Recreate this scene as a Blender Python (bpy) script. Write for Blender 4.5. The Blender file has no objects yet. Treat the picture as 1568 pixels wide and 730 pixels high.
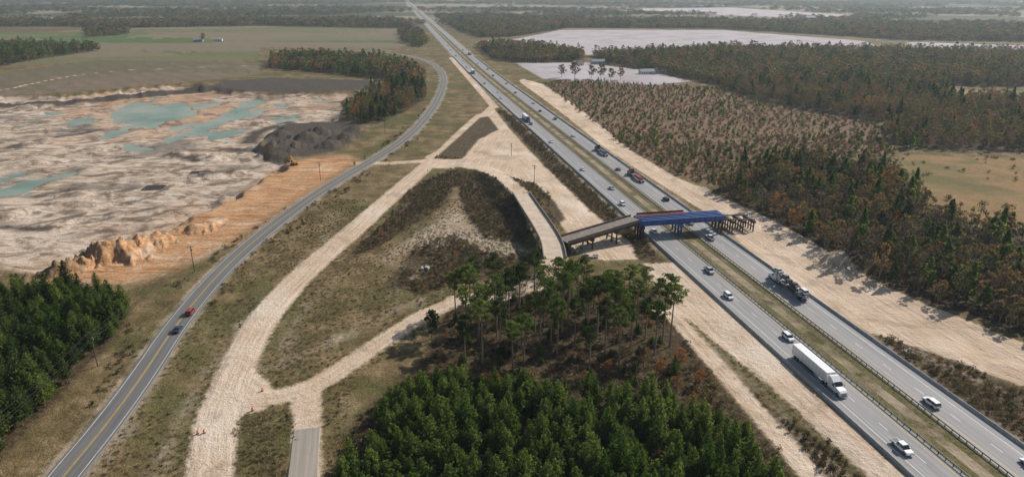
import bpy, bmesh, math, random
import numpy as np
from mathutils import Vector, Matrix
random.seed(7); rng=np.random.default_rng(11)
sc=bpy.context.scene
# ------------------------------------------------------------------ survey frame
# drone at 100 m; oblique survey coordinates are rectified onto level ground (metres)
H=100.0; F=1045.0; TH=math.radians(20.2); S_,C_=math.sin(TH),math.cos(TH)
def g(u,v,z=0.0):
    t=(H-z)/(F*S_-(365-v)*C_)
    return ((u-784)*t,(F*C_+(365-v)*S_)*t)
def G(pts,z=0.0): return np.array([g(u,v,z) for u,v in pts])

# ------------------------------------------------------------------ helpers
def vnoise(P,s,seed=0):
    x=P[:,0]/s+seed*17.3; y=P[:,1]/s+seed*5.1
    xi=np.floor(x); yi=np.floor(y); fx=x-xi; fy=y-yi
    fx=fx*fx*(3-2*fx); fy=fy*fy*(3-2*fy)
    def h(a,b):
        t=np.sin(a*127.1+b*311.7+seed*3.3)*43758.5453; return t-np.floor(t)
    return (h(xi,yi)*(1-fx)+h(xi+1,yi)*fx)*(1-fy)+(h(xi,yi+1)*(1-fx)+h(xi+1,yi+1)*fx)*fy
def sstep(a,b,x):
    t=np.clip((x-a)/(b-a),0,1); return t*t*(3-2*t)
BIG=80.0
def sdf_poly(P,poly):
    poly=np.asarray(poly); out=np.full(len(P),BIG)
    lo=poly.min(0)-BIG; hi=poly.max(0)+BIG
    idx=np.where((P[:,0]>lo[0])&(P[:,0]<hi[0])&(P[:,1]>lo[1])&(P[:,1]<hi[1]))[0]
    if len(idx)==0: return out
    p=P[idx]; d=np.full(len(p),1e18); ins=np.zeros(len(p),bool)
    n=len(poly)
    for i in range(n):
        a=poly[i]; b=poly[(i+1)%n]; e=b-a; w=p-a
        t=np.clip((w@e)/(e@e+1e-9),0,1)
        d=np.minimum(d,((w-t[:,None]*e)**2).sum(1))
        c=((a[1]>p[:,1])!=(b[1]>p[:,1]))
        with np.errstate(divide='ignore',invalid='ignore'):
            xx=(b[0]-a[0])*(p[:,1]-a[1])/(b[1]-a[1]+1e-12)+a[0]
        ins^=c&(p[:,0]<xx)
    d=np.sqrt(d); out[idx]=np.clip(np.where(ins,-d,d),-BIG,BIG); return out
def sdf_line(P,pts,w):
    pts=np.asarray(pts); d=np.full(len(P),1e18)
    for i in range(len(pts)-1):
        a=pts[i]; b=pts[i+1]; e=b-a; q=P-a
        t=np.clip((q@e)/(e@e+1e-9),0,1)
        d=np.minimum(d,((q-t[:,None]*e)**2).sum(1))
    return np.minimum(np.sqrt(d)-w/2,BIG)
def smooth_line(pts,n=3):
    pts=np.asarray(pts,float)
    for _ in range(n):
        a=pts[:-1]*.75+pts[1:]*.25; b=pts[:-1]*.25+pts[1:]*.75
        q=np.empty((len(a)*2,pts.shape[1])); q[0::2]=a; q[1::2]=b
        pts=np.vstack([pts[:1],q,pts[-1:]])
    return pts
def union(P,lst):
    o=np.full(len(P),BIG)
    for f in lst: o=np.minimum(o,f(P))
    return o
poly=lambda pts,z=0: (lambda P,q=G(pts,z): sdf_poly(P,q))
line=lambda pts,w,z=0: (lambda P,q=smooth_line(G(pts,z),2): sdf_line(P,q,w))

# ------------------------------------------------------------------ node helpers
def newmat(name):
    m=bpy.data.materials.new(name); m.use_nodes=True; m.node_tree.nodes.clear(); return m,m.node_tree
def N(nt,t,ins=None,**pr):
    n=nt.nodes.new(t)
    for k,v in pr.items(): setattr(n,k,v)
    for k,v in (ins or {}).items():
        s=n.inputs[k]
        if isinstance(v,bpy.types.NodeSocket): nt.links.new(v,s)
        else: s.default_value=v
    return n
def c4(c): return (c[0],c[1],c[2],1) if not isinstance(c,bpy.types.NodeSocket) else c
def mix(nt,f,a,b,mode='MIX'):
    return N(nt,'ShaderNodeMix',{0:f,6:c4(a),7:c4(b)},data_type='RGBA',blend_type=mode).outputs[2]
def math_(nt,op,a,b=0.0):
    return N(nt,'ShaderNodeMath',{0:a,1:b},operation=op).outputs[0]
def noise_(nt,vec,s,d=4,r=.6,dist=0.0):
    return N(nt,'ShaderNodeTexNoise',{'Vector':vec,'Scale':s,'Detail':d,'Roughness':r,'Distortion':dist}).outputs[0]
def mr(nt,v,a,b,c=0.0,d=1.0):
    return N(nt,'ShaderNodeMapRange',{0:v,1:a,2:b,3:c,4:d},clamp=True).outputs[0]
def ramp(nt,f,stops):
    n=N(nt,'ShaderNodeValToRGB',{0:f}); cr=n.color_ramp
    while len(cr.elements)<len(stops): cr.elements.new(.5)
    for e,(p,c) in zip(cr.elements,stops): e.position=p; e.color=c4(c)
    return n.outputs[0]
def finish(nt,col,rough=.9,spec=.2,bump=None,metal=0.0):
    b=N(nt,'ShaderNodeBsdfPrincipled',{'Base Color':c4(col),'Roughness':rough,'Metallic':metal,'Specular IOR Level':spec})
    if bump is not None: nt.links.new(bump,b.inputs['Normal'])
    o=N(nt,'ShaderNodeOutputMaterial',{0:b.outputs[0]}); return b
MC={}
def simple(name,col,rough=.7,var=.15,scale=2.0,metal=0.0,spec=.3):
    if name in MC: return MC[name]
    m,nt=newmat(name); tc=N(nt,'ShaderNodeTexCoord').outputs['Object']
    n=noise_(nt,tc,scale,4)
    lo=tuple(x*(1-var) for x in col); hi=tuple(min(1,x*(1+var)) for x in col)
    finish(nt,ramp(nt,n,[(.3,lo),(.7,hi)]),rough,spec,metal=metal); MC[name]=m; return m
def leafmat(name,cols,trans=.3):
    m,nt=newmat(name)
    r=N(nt,'ShaderNodeObjectInfo').outputs['Random']
    geo=N(nt,'ShaderNodeNewGeometry').outputs['Random Per Island']
    c=ramp(nt,r,[(i/(len(cols)-1),q) for i,q in enumerate(cols)])
    v=mr(nt,geo,0,1,.45,1.55)
    c=N(nt,'ShaderNodeVectorMath',{0:c,'Scale':v},operation='SCALE').outputs[0]
    d=N(nt,'ShaderNodeBsdfDiffuse',{'Color':c}); t=N(nt,'ShaderNodeBsdfTranslucent',{'Color':c})
    mx=N(nt,'ShaderNodeMixShader',{0:trans,1:d.outputs[0],2:t.outputs[0]})
    N(nt,'ShaderNodeOutputMaterial',{0:mx.outputs[0]}); return m

# ------------------------------------------------------------------ mesh builder
class MB:
    def __init__(s): s.v=[]; s.f=[]; s.m=[]; s.n=0
    def add(s,vs,fs,mi=0):
        vs=np.asarray(vs,float); s.v.append(vs)
        for f in fs: s.f.append([i+s.n for i in f]); s.m.append(mi)
        s.n+=len(vs)
    def cards(s,c,size,mi=1,flat=0.0,asp=.7):
        k=len(c); a=rng.normal(size=(k,3)); a[:,2]*=(1-flat); a/=np.linalg.norm(a,axis=1)[:,None]+1e-9
        b=np.cross(a,rng.normal(size=(k,3))); b/=np.linalg.norm(b,axis=1)[:,None]+1e-9
        sz=(np.asarray(size)*np.ones(k)*rng.uniform(.6,1.3,k))[:,None]
        a=a*sz; b=b*sz*asp
        q=np.stack([c-a*.9-b*.4,c+a*.1-b,c+a,c-a*.2+b],1).reshape(-1,3)
        s.v.append(q); st=s.n
        for i in range(k): s.f.append([st+4*i,st+4*i+1,st+4*i+2,st+4*i+3]); s.m.append(mi)
        s.n+=4*k
    def cyl(s,p0,p1,r0,r1,n=6,mi=0,cap=False):
        p0=Vector(p0); p1=Vector(p1); d=(p1-p0).normalized()
        u=d.orthogonal().normalized(); w=d.cross(u); vs=[]
        for p,r in ((p0,r0),(p1,r1)):
            for i in range(n):
                a=2*math.pi*i/n; vs.append(p+u*math.cos(a)*r+w*math.sin(a)*r)
        fs=[[i,(i+1)%n,n+(i+1)%n,n+i] for i in range(n)]
        if cap: fs+= [list(range(n))[::-1],list(range(n,2*n))]
        s.add([tuple(x) for x in vs],fs,mi)
    def box(s,c,sz,mi=0,taper=(1,1),rz=0.0,sh=(0,0)):
        x,y,z=[q/2 for q in sz]; vs=[]
        for k,(sx,sy) in ((-1,(1,1)),(1,taper)):
            for a,b in ((-1,-1),(1,-1),(1,1),(-1,1)):
                px=a*x*sx+(sh[0] if k>0 else 0); py=b*y*sy+(sh[1] if k>0 else 0)
                X=px*math.cos(rz)-py*math.sin(rz); Y=px*math.sin(rz)+py*math.cos(rz)
                vs.append((c[0]+X,c[1]+Y,c[2]+k*z))
        s.add(vs,[[3,2,1,0],[4,5,6,7],[0,1,5,4],[1,2,6,5],[2,3,7,6],[3,0,4,7]],mi)
    def beam(s,a,b,w,h,mi=0):
        """box section between two points (top at the points' z)"""
        a=Vector(a); b=Vector(b); d=(b-a); d2=Vector((d.x,d.y,0)).normalized(); r=Vector((d2.y,-d2.x,0))*w/2; dn=Vector((0,0,-h))
        vs=[a-r,a+r,b+r,b-r,a-r+dn,a+r+dn,b+r+dn,b-r+dn]
        s.add([tuple(x) for x in vs],[[0,1,2,3],[7,6,5,4],[0,4,5,1],[1,5,6,2],[2,6,7,3],[3,7,4,0]],mi)
    def prism(s,prof,y0,y1,mi=0,inset=0.0):
        n=len(prof); vs=[(x,y0,z) for x,z in prof]+[(x,y1,z) for x,z in prof]
        s.add(vs,[list(range(n)),list(range(n,2*n))[::-1]]+[[i,n+i,n+(i+1)%n,(i+1)%n] for i in range(n)],mi)
    def mesh(s,name,mats,smooth=False):
        me=bpy.data.meshes.new(name); me.from_pydata(np.vstack(s.v).tolist(),[],s.f)
        for m in mats: me.materials.append(m)
        me.polygons.foreach_set('material_index',s.m)
        if smooth: me.polygons.foreach_set('use_smooth',[True]*len(s.f))
        me.update(); return me
    def obj(s,name,mats,loc=(0,0,0),rz=0.0,smooth=False):
        return put(name,s.mesh(name,mats,smooth),loc,rz)
def put(name,me,loc=(0,0,0),rz=0.0,sc_=1.0):
    o=bpy.data.objects.new(name,me); o.location=loc; o.rotation_euler=(0,0,rz)
    o.scale=(sc_,)*3 if not isinstance(sc_,tuple) else sc_
    sc.collection.objects.link(o); return o

# ------------------------------------------------------------------ alignments
def hwy_x(Y):
    Y=np.asarray(Y,float); return 126.75-.19*Y+.025*np.where(Y>700,np.where(Y<1100,(Y-700)**2/800,Y-900),0)
hy=np.concatenate([np.arange(20,1500,15),np.arange(1500,9000,100)]); HW=np.stack([hwy_x(hy),hy],1)
def offset_line(L,d):
    t=np.gradient(L,axis=0); t/=np.linalg.norm(t,axis=1)[:,None]
    nrm=np.stack([t[:,1],-t[:,0]],1); return L+nrm*d
LR=smooth_line(G([(62,775),(97,730),(165,648),(222,570),(262,508),(310,447),(357,397),(410,352),(470,307),(520,275),(566,248),(612,220),(645,190),(667,160),(678,135),(680,116),(668,100),(645,90),(610,82),(520,77)]),3)
HAUL=G([(318,780),(325,700),(332,640),(352,590),(375,535),(402,488),(434,449),(480,405),(530,362),(580,318),(620,282),(650,257),(680,232),(712,200),(738,176)])
RAMP=G([(372,612),(430,606),(478,592),(512,572),(555,541),(605,508),(655,478),(700,460)])
HAULs=smooth_line(HAUL,2); RAMPs=smooth_line(RAMP,2)
# flyover ramp deck: ground -> embankment -> deck -> embankment -> ground (x,y,z)
def g3(u,v,z): x,y=g(u,v,z); return (x,y,z)
EMB1=[g3(700,252,0.0),g3(740,258,1.5),g3(772,272,3.5),g3(798,296,5.4)]
DECK2=[g3(798,296,5.4),g3(815,322,6.0),g3(832,347,6.2),g3(846,372,6.2),g3(850,396,6.0)]
EMB2=[g3(850,396,6.0),g3(842,418,5.2),g3(815,438,3.8),g3(770,452,1.8),g3(700,460,0.0)]

SAND=[(lambda P: sdf_line(P,HAULs,10.5)),(lambda P: sdf_line(P,RAMPs,7.2)),
 line([(470,595),(468,640),(464,780)],7.5), line([(385,625),(400,600),(380,580)],7),
 line([(545,250),(600,250),(650,246)],7), line([(690,88),(705,105),(735,138),(758,165)],7),
 poly([(650,240),(690,222),(738,172),(752,160),(768,182),(796,215),(830,250),(866,285),(905,322),(935,350),(965,368),(975,396),(925,398),(880,385),(868,355),(845,325),(815,290),(790,278),(770,272),(740,264),(700,256),(665,258)]),
 (lambda P: sdf_line(P,np.array(EMB1)[:,:2],8.5)),(lambda P: sdf_line(P,np.array(EMB2)[:,:2],8.5)),
 poly([(985,402),(1040,402),(1100,455),(1165,522),(1240,598),(1330,678),(1430,770),(1380,770),(1290,692),(1215,622),(1150,566),(1100,525),(1060,492),(1020,478),(1030,455),(1000,430)]),
 line([(1010,470),(1050,500),(1095,555),(1145,612),(1200,675),(1270,760)],5.5),
 poly([(798,120),(830,128),(880,160),(930,200),(970,232),(1030,268),(1080,290),(1130,312),(1190,340),(1250,372),(1300,405),(1350,435),(1420,465),(1480,490),(1568,522),(1750,580),(1750,650),(1568,590),(1500,566),(1400,528),(1330,508),(1285,486),(1240,470),(1205,445),(1165,400),(1130,368),(1098,335),(1040,300),(980,262),(920,222),(870,180),(830,150),(795,125)]),
 line([(-200,160),(0,140),(60,125),(160,108),(380,101)],5),line([(400,96),(520,84),(652,74)],5),line([(1360,60),(1240,70),(1100,74)],5),
]
PATCH=[poly([(575,400),(625,362),(664,338),(690,312),(703,292),(712,320),(735,352),(790,368),(815,385),(760,396),(720,372),(690,380),(640,378),(605,405)]),
 line([(395,570),(470,545),(560,492),(640,458)],2.2), line([(240,770),(262,660),(320,560),(420,440),(520,350)],2.2),line([(430,560),(440,500),(520,420)],1.0),
 line([(560,250),(480,300),(360,395),(270,500),(220,600),(150,720)],1.6),
 line([(1290,490),(1420,545),(1568,612)],3), line([(1070,520),(1160,600),(1300,745)],2.5),line([(600,450),(640,420),(655,405)],1.5)]
ISL=[poly([(665,243),(700,212),(735,180),(748,178),(764,198),(733,213),(708,243)]),poly([(780,279),(815,277),(850,308),(866,335),(852,345),(822,320),(797,297)]),
     poly([(358,770),(362,660),(375,632),(415,625),(448,632),(448,770)])]
MINE=[poly([(-500,185),(0,152),(120,150),(230,137),(330,140),(400,150),(540,146),(528,168),(515,192),(440,196),(410,215),(400,236),(445,262),(380,300),(300,345),(215,378),(140,400),(70,432),(0,425),(-500,430)],-4)]
ORANGE=[poly([(60,435),(150,395),(210,368),(300,325),(370,288),(420,252),(470,242),(530,236),(548,248),(430,322),(330,385),(250,415),(205,432)])]
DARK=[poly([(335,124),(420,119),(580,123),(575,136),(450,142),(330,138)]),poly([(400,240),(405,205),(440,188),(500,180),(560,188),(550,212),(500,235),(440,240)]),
 line([(-400,178),(0,156),(120,152),(235,139),(330,133)],26),line([(515,150),(540,150)],12),line([(255,238),(300,246)],8,-4),line([(310,270),(352,264)],7,-4),line([(95,162),(160,150)],14,-4),line([(20,225),(60,215)],8,-4),line([(380,215),(395,200),(440,186)],12,-3),line([(170,330),(240,318)],4,-4),line([(0,345),(60,350)],5,-4),line([(90,210),(150,200)],8,-4),line([(340,228),(392,232)],7,-4),line([(60,300),(110,290)],5,-4)]  # first line here paints the shade of the far pit bank into ground colour
FA=[poly([(-700,50),(120,50),(230,46),(420,42),(640,45),(652,62),(600,76),(400,72),(390,92),(150,96),(-700,110)])]
FB=[poly([(-700,110),(0,112),(150,92),(395,96),(400,112),(330,122),(230,130),(0,148),(-700,180)])]
COT=[poly([(735,62),(790,60),(860,46),(1100,46),(1325,63),(1352,76),(1100,74),(900,84),(800,72)]),poly([(790,97),(900,96),(985,108),(1060,124),(1000,130),(870,123),(830,120)]),
 poly([(1385,64),(1568,70),(1900,76),(1900,84),(1568,81),(1400,76)]),poly([(930,14),(1120,12),(1310,24),(1300,30),(1120,24)]),poly([(-300,24),(100,26),(105,30),(-300,30)])]
MEAD=[poly([(1376,236),(1568,242),(1800,250),(1800,362),(1568,352),(1480,335),(1430,320),(1388,292)]),poly([(1440,136),(1568,140),(1700,144),(1700,162),(1568,160),(1470,154)])]
PLANT=[poly([(830,126),(900,123),(1000,130),(1100,135),(1180,160),(1340,190),(1350,215),(1374,238),(1240,245),(1170,255),(1095,288),(1025,262),(960,225),(895,178)])]
S1=poly([(762,168),(792,180),(880,262),(940,318),(985,360),(1012,398),(978,398),(935,346),(890,305),(850,266),(800,212)])
S2=poly([(625,290),(690,260),(740,268),(790,300),(812,345),(804,372),(740,362),(715,330),(700,280),(680,312),(640,340),(560,385),(525,405),(560,368),(600,332)])
S3=poly([(645,375),(700,358),(722,378),(800,395),(838,408),(800,425),(700,430),(650,445),(590,442),(620,400)])
S5=poly([(1290,492),(1400,530),(1568,596),(1750,660),(1750,790),(1600,712),(1480,622),(1380,556)])
S6=poly([(1040,520),(1100,560),(1160,600),(1240,660),(1330,740),(1270,745),(1200,672),(1130,598)])
S7=poly([(690,470),(760,450),(900,420),(1000,440),(1050,500),(1100,570),(1150,640),(1200,700),(1250,780),(490,780),(520,680),(560,620),(640,560)])
S8=poly([(1300,485),(1390,488),(1490,535),(1440,548),(1350,525)])
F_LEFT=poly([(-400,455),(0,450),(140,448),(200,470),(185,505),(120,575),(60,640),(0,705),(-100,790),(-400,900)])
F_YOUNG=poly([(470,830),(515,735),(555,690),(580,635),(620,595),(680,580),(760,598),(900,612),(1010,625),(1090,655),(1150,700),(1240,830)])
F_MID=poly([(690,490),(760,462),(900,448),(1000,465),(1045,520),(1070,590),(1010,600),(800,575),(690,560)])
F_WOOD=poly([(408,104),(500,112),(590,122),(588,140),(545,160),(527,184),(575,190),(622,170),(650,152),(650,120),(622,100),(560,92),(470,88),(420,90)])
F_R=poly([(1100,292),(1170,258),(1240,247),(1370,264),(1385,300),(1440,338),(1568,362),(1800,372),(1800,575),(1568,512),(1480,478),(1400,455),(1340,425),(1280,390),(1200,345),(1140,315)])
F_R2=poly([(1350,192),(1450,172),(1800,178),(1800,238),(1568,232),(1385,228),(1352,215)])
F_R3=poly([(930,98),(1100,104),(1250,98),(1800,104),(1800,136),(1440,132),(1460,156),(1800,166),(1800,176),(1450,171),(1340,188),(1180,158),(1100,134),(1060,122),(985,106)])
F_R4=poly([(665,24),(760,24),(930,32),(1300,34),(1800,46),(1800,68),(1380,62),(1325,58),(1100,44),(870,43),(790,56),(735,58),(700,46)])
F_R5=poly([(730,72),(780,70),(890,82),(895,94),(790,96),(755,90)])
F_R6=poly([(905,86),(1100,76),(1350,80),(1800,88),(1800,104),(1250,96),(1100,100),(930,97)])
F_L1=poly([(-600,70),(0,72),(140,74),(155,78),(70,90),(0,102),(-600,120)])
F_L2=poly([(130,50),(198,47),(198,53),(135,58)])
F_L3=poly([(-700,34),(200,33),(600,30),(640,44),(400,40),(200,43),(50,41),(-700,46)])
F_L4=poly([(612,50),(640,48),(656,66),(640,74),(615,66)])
SCRUB=[S1,S2,S3,S5,S6,S8]
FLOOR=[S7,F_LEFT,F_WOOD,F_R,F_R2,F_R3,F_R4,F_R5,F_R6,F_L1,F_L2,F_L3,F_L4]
PONDS=[[(172,172),(205,156),(240,160),(285,158),(305,176),(262,186),(232,198),(205,190),(180,190)],[(148,210),(235,178),(255,180),(160,214)],[(245,216),(330,182),(398,148),(414,150),(345,188),(258,220)],
 [(188,132),(250,127),(256,132),(200,137)],[(-60,280),(45,262),(46,268),(-60,290)],[(-60,308),(50,276),(118,260),(128,264),(60,284),(-60,320)],[(300,205),(372,196),(380,204),(320,214)],[(415,180),(452,176),(456,184),(425,188)],[(190,222),(240,226),(236,231),(196,229)],
 [(285,160),(340,156),(345,160),(300,168)],[(420,160),(440,158),(440,164),(424,166)],[(480,152),(510,153),(505,158),(482,157)],[(100,186),(140,180),(150,186),(112,192)],[(255,196),(300,186),(310,190),(270,202)],[(350,176),(395,168),(400,174),(356,184)]]
PONDS_F=[poly(p,-4.3) for p in PONDS]

MOUNDS=[(u,v,z,r,h) for u,v,z,r,h in [(110,418,-2,9,4),(150,404,-2,9,5),(182,396,-1,9,6),(215,384,-1,8,5),(245,372,-1,7,3.5),(300,352,0,6,3.5),(322,345,0,5,2.5),(345,300,-2,6,2),
 (418,228,0,11,5),(440,222,0,11,5),(470,212,0,12,6),(492,204,0,12,6),(528,212,0,10,5),(545,198,0,11,4),(430,205,0,9,4),(505,222,0,9,4),
 (1312,402,0,8,3.2),(1285,396,0,7,2.6),(1340,410,0,6,2),(1085,290,0,6,2),(270,240,-4,10,2.4),(330,268,-4,9,2.4),(120,300,-4,14,2),(60,250,-4,16,2),(390,190,-4,12,2),(250,140,-4,20,4),(310,136,-4,22,4),(180,150,-4,18,4),
 (300,240,-4,8,2.2),(322,243,-4,7,2),(255,262,-4,8,1.6),(360,262,-3,7,2),(70,200,-4,18,2),(20,330,-4,9,2),(90,345,-4,8,1.6),(180,330,-4,7,1.5),(460,150,-4,16,2.5),(390,225,-3,8,2.5),(370,240,-3,7,2),
 (60,158,-2,22,4),(-20,162,-2,22,4),(120,154,-2,20,4),(230,142,-2,18,3.5),(40,222,-4,9,2.5),(150,235,-4,8,2)]]
MW=[(g(u,v,z),r,h) for u,v,z,r,h in MOUNDS]
def emb_h(P,pts,w=5.0):
    out=np.full(len(P),-99.0); pts=np.array(pts)
    for i in range(len(pts)-1):
        a=pts[i,:2]; b=pts[i+1,:2]; e=b-a; q=P-a
        t=np.clip((q@e)/(e@e),0,1); d=np.sqrt(((q-t[:,None]*e)**2).sum(1))
        z=pts[i,2]*(1-t)+pts[i+1,2]*t
        out=np.maximum(out,z-np.maximum(d-w,0)/1.5)
    return out
def road_d(P):
    near=np.abs(P[:,0]-hwy_x(P[:,1]))*.982-18
    return np.minimum(near,sdf_line(P,LR,8.0))
def height(P):
    P=np.asarray(P,float); r=road_d(P); sm=sstep(1.0,9.0,r)
    h=sm*((vnoise(P,11,1)*.7+vnoise(P,3.1,2)*.25)-.75)
    s=union(P,SAND[:6]); h*=sstep(-3,3,s)*.85+.15
    m=union(P,MINE)+(vnoise(P,14,3)-.5)*9+(vnoise(P,4,4)-.5)*3
    fl=-4+(vnoise(P,18,5)-.5)*1.0+(vnoise(P,5,6)-.5)*.5
    pd=union(P,PONDS_F)+(vnoise(P,9,21)-.5)*8; fl=fl-sstep(3,-3,pd)*.9
    k=sstep(1.5,-4.5,m); h=h*(1-k)+fl*k
    for (c,rr,hh) in MW:
        d=np.hypot(P[:,0]-c[0],P[:,1]-c[1]); i=d<rr*1.7
        if i.any():
            q=P[i]; w=d[i]*(1+.8*(vnoise(q,rr*.45,7)-.5)+.45*(vnoise(q,rr*.16,8)-.5))
            h[i]=h[i]+hh*np.clip(1-w/rr,0,1)**.85
    near=(P[:,1]<420)&(P[:,1]>180)&(P[:,0]>-60)&(P[:,0]<80)
    if near.any():
        q=P[near]; e=np.maximum(emb_h(q,EMB1),emb_h(q,EMB2)); e=e+(vnoise(q,3,9)-.5)*.3*(e<4)
        h[near]=np.maximum(h[near],e)
    ch=np.array([g(770,352),g(800,362),g(836,380),g(870,380)]); i=(P[:,1]<330)&(P[:,1]>220)&(np.abs(P[:,0])<60)
    if i.any():
        q=P[i]; h[i]-=1.8*sstep(7,0,sdf_line(q,ch,2))*(emb_h(q,EMB1+EMB2)<0.5)
    return h
def hz(x,y): return float(height(np.array([[x,y]]))[0])

# ------------------------------------------------------------------ ground sheet
ys=[-400,-200,-50,20,60,85]; y=95.0
while y<20000: ys.append(y); y+=min(max(.55,y*y/52000),.05*y)
ys=np.array(ys+[20000.,26000.])
sl=np.arange(-.86,.861,.0026); ext=np.array([.9,.95,1.02,1.12,1.3,1.6,2.2,3.5,6])
ss=np.concatenate([-ext[::-1],sl,ext])
YY,SSs=np.meshgrid(ys,ss,indexing='ij'); XX=SSs*np.maximum(YY,95)
PP=np.stack([XX.ravel(),YY.ravel()],1); nr,nc=YY.shape
ZZ=height(PP)
me=bpy.data.meshes.new('ground'); me.vertices.add(nr*nc)
me.vertices.foreach_set('co',np.column_stack([PP,ZZ]).astype(np.float32).ravel())
ii=np.arange(nr*nc).reshape(nr,nc); q=np.stack([ii[:-1,:-1],ii[:-1,1:],ii[1:,1:],ii[1:,:-1]],-1).reshape(-1,4)
me.loops.add(q.size); me.loops.foreach_set('vertex_index',q.ravel().astype(np.int32))
me.polygons.add(len(q)); me.polygons.foreach_set('loop_start',np.arange(0,q.size,4,dtype=np.int32)); me.polygons.foreach_set('loop_total',np.full(len(q),4,np.int32))
me.polygons.foreach_set('use_smooth',np.ones(len(q),bool)); me.update(); me.validate()
sand=union(PP,SAND); isl=union(PP,ISL); sand=np.maximum(sand,-isl)
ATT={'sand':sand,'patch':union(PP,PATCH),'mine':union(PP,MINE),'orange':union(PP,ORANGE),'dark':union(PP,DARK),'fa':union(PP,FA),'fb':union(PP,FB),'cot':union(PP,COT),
 'mead':union(PP,MEAD),'plant':union(PP,PLANT),'scrub':np.minimum(union(PP,SCRUB),union(PP,ISL[:2])),'floor':union(PP,FLOOR),'road':road_d(PP),'wet':union(PP,PONDS_F)}
def latalong(P,L):
    d=np.full(len(P),1e9); lat=np.zeros(len(P)); al=np.zeros(len(P)); acc=0
    for i in range(len(L)-1):
        a=L[i]; b=L[i+1]; e=b-a; ln=np.hypot(*e); q_=P-a; t=np.clip((q_@e)/(ln*ln),0,1)
        dd=((q_-t[:,None]*e)**2).sum(1); s=(q_[:,0]*e[1]-q_[:,1]*e[0])/ln; k=dd<d
        d[k]=dd[k]; lat[k]=s[k]; al[k]=acc+t[k]*ln; acc+=ln
    return np.sqrt(d),lat,al
best=None
for L in (HAULs,RAMPs,HW[:90:3]+np.array([0,0])):
    r=latalong(PP,L)
    if best is None: best=list(r)
    else:
        k=r[0]<best[0]
        for j in range(3): best[j]=np.where(k,r[j],best[j])
ATT['lat']=best[1]; ATT['alo']=best[2]
for k,a in ATT.items():
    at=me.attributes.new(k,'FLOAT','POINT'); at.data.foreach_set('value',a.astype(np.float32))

m,nt=newmat('ground_soil_grass')
co=N(nt,'ShaderNodeTexCoord').outputs['Object']
A=lambda n:N(nt,'ShaderNodeAttribute',attribute_name=n).outputs['Fac']
n1=noise_(nt,co,.018,5,.6); n2=noise_(nt,co,.09,6,.65); n3=noise_(nt,co,.6,5,.7); n4=noise_(nt,co,2.6,3,.7); nb=noise_(nt,co,.004,5,.6)
def mask(a,amp,w,nn=None):
    nn=nn or n3; x=math_(nt,'ADD',A(a),math_(nt,'MULTIPLY',math_(nt,'SUBTRACT',nn,.5),amp))
    return mr(nt,x,w,-w)
grass=ramp(nt,n2,[(.3,(.085,.068,.032)),(.45,(.155,.118,.052)),(.55,(.235,.17,.088)),(.7,(.35,.26,.155))])
green=ramp(nt,n4,[(.3,(.05,.068,.018)),(.7,(.125,.135,.042))])
grass=mix(nt,mr(nt,n1,.48,.60,0,.7),grass,green)
grass=mix(nt,mr(nt,n3,.42,.68,0,.6),grass,(.10,.065,.034))
tuft=mr(nt,n4,.35,.7,.6,1.35)
scr=ramp(nt,n3,[(.3,(.035,.029,.015)),(.5,(.08,.056,.033)),(.62,(.145,.105,.06)),(.75,(.29,.215,.145))])
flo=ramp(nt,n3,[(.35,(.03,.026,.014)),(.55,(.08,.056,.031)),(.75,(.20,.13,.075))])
pla=ramp(nt,n3,[(.3,(.13,.08,.048)),(.55,(.21,.13,.082)),(.75,(.29,.2,.13))]); pla=mix(nt,mr(nt,n1,.45,.62,0,.6),pla,(.15,.125,.06))
sx=N(nt,'ShaderNodeSeparateXYZ',{0:co})
wv=N(nt,'ShaderNodeTexWave',{'Vector':co,'Scale':.02,'Distortion':1.0,'Detail':2},bands_direction='DIAGONAL').outputs[1]
fld=N(nt,'ShaderNodeTexVoronoi',{'Vector':N(nt,'ShaderNodeMapping',{'Vector':co,'Rotation':(0,0,.2),'Scale':(.0022,.0055,1)}).outputs[0],'Scale':1.0},distance='CHEBYCHEV').outputs['Color']
fldv=N(nt,'ShaderNodeSeparateXYZ',{0:fld}).outputs[0]
fa=ramp(nt,fldv,[(.15,(.085,.125,.036)),(.4,(.15,.14,.068)),(.6,(.065,.115,.03)),(.8,(.19,.15,.10))]); fa=mix(nt,math_(nt,'MULTIPLY',wv,.25),fa,(.17,.155,.09)); fa=mix(nt,mr(nt,n1,.45,.6,0,.35),fa,(.16,.14,.08))
fb=ramp(nt,fldv,[(.2,(.20,.145,.105)),(.45,(.12,.11,.06)),(.7,(.24,.18,.135))]); fb=mix(nt,mr(nt,n1,.4,.6,0,.5),fb,(.145,.12,.075)); fb=mix(nt,math_(nt,'MULTIPLY',wv,.3),fb,(.11,.095,.055))
cot=mix(nt,n2,(.38,.34,.36),(.52,.48,.50)); cot=mix(nt,mr(nt,n1,.45,.7,0,.7),cot,(.28,.235,.21))
mead=mix(nt,mr(nt,n2,.35,.65),(.32,.185,.088),(.21,.155,.07)); mead=mix(nt,mr(nt,n3,.5,.75,0,.6),mead,(.11,.09,.04)); mead=mix(nt,mr(nt,n1,.40,.5,.7,0),mead,(.12,.115,.042))
tv=N(nt,'ShaderNodeCombineXYZ',{0:math_(nt,'MULTIPLY',A('lat'),1.0),1:math_(nt,'MULTIPLY',A('alo'),.035)}).outputs[0]
trk=noise_(nt,tv,.9,4,.7)
snd=ramp(nt,trk,[(.3,(.36,.265,.185)),(.45,(.56,.43,.315)),(.6,(.68,.54,.415)),(.75,(.78,.65,.52))])
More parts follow.
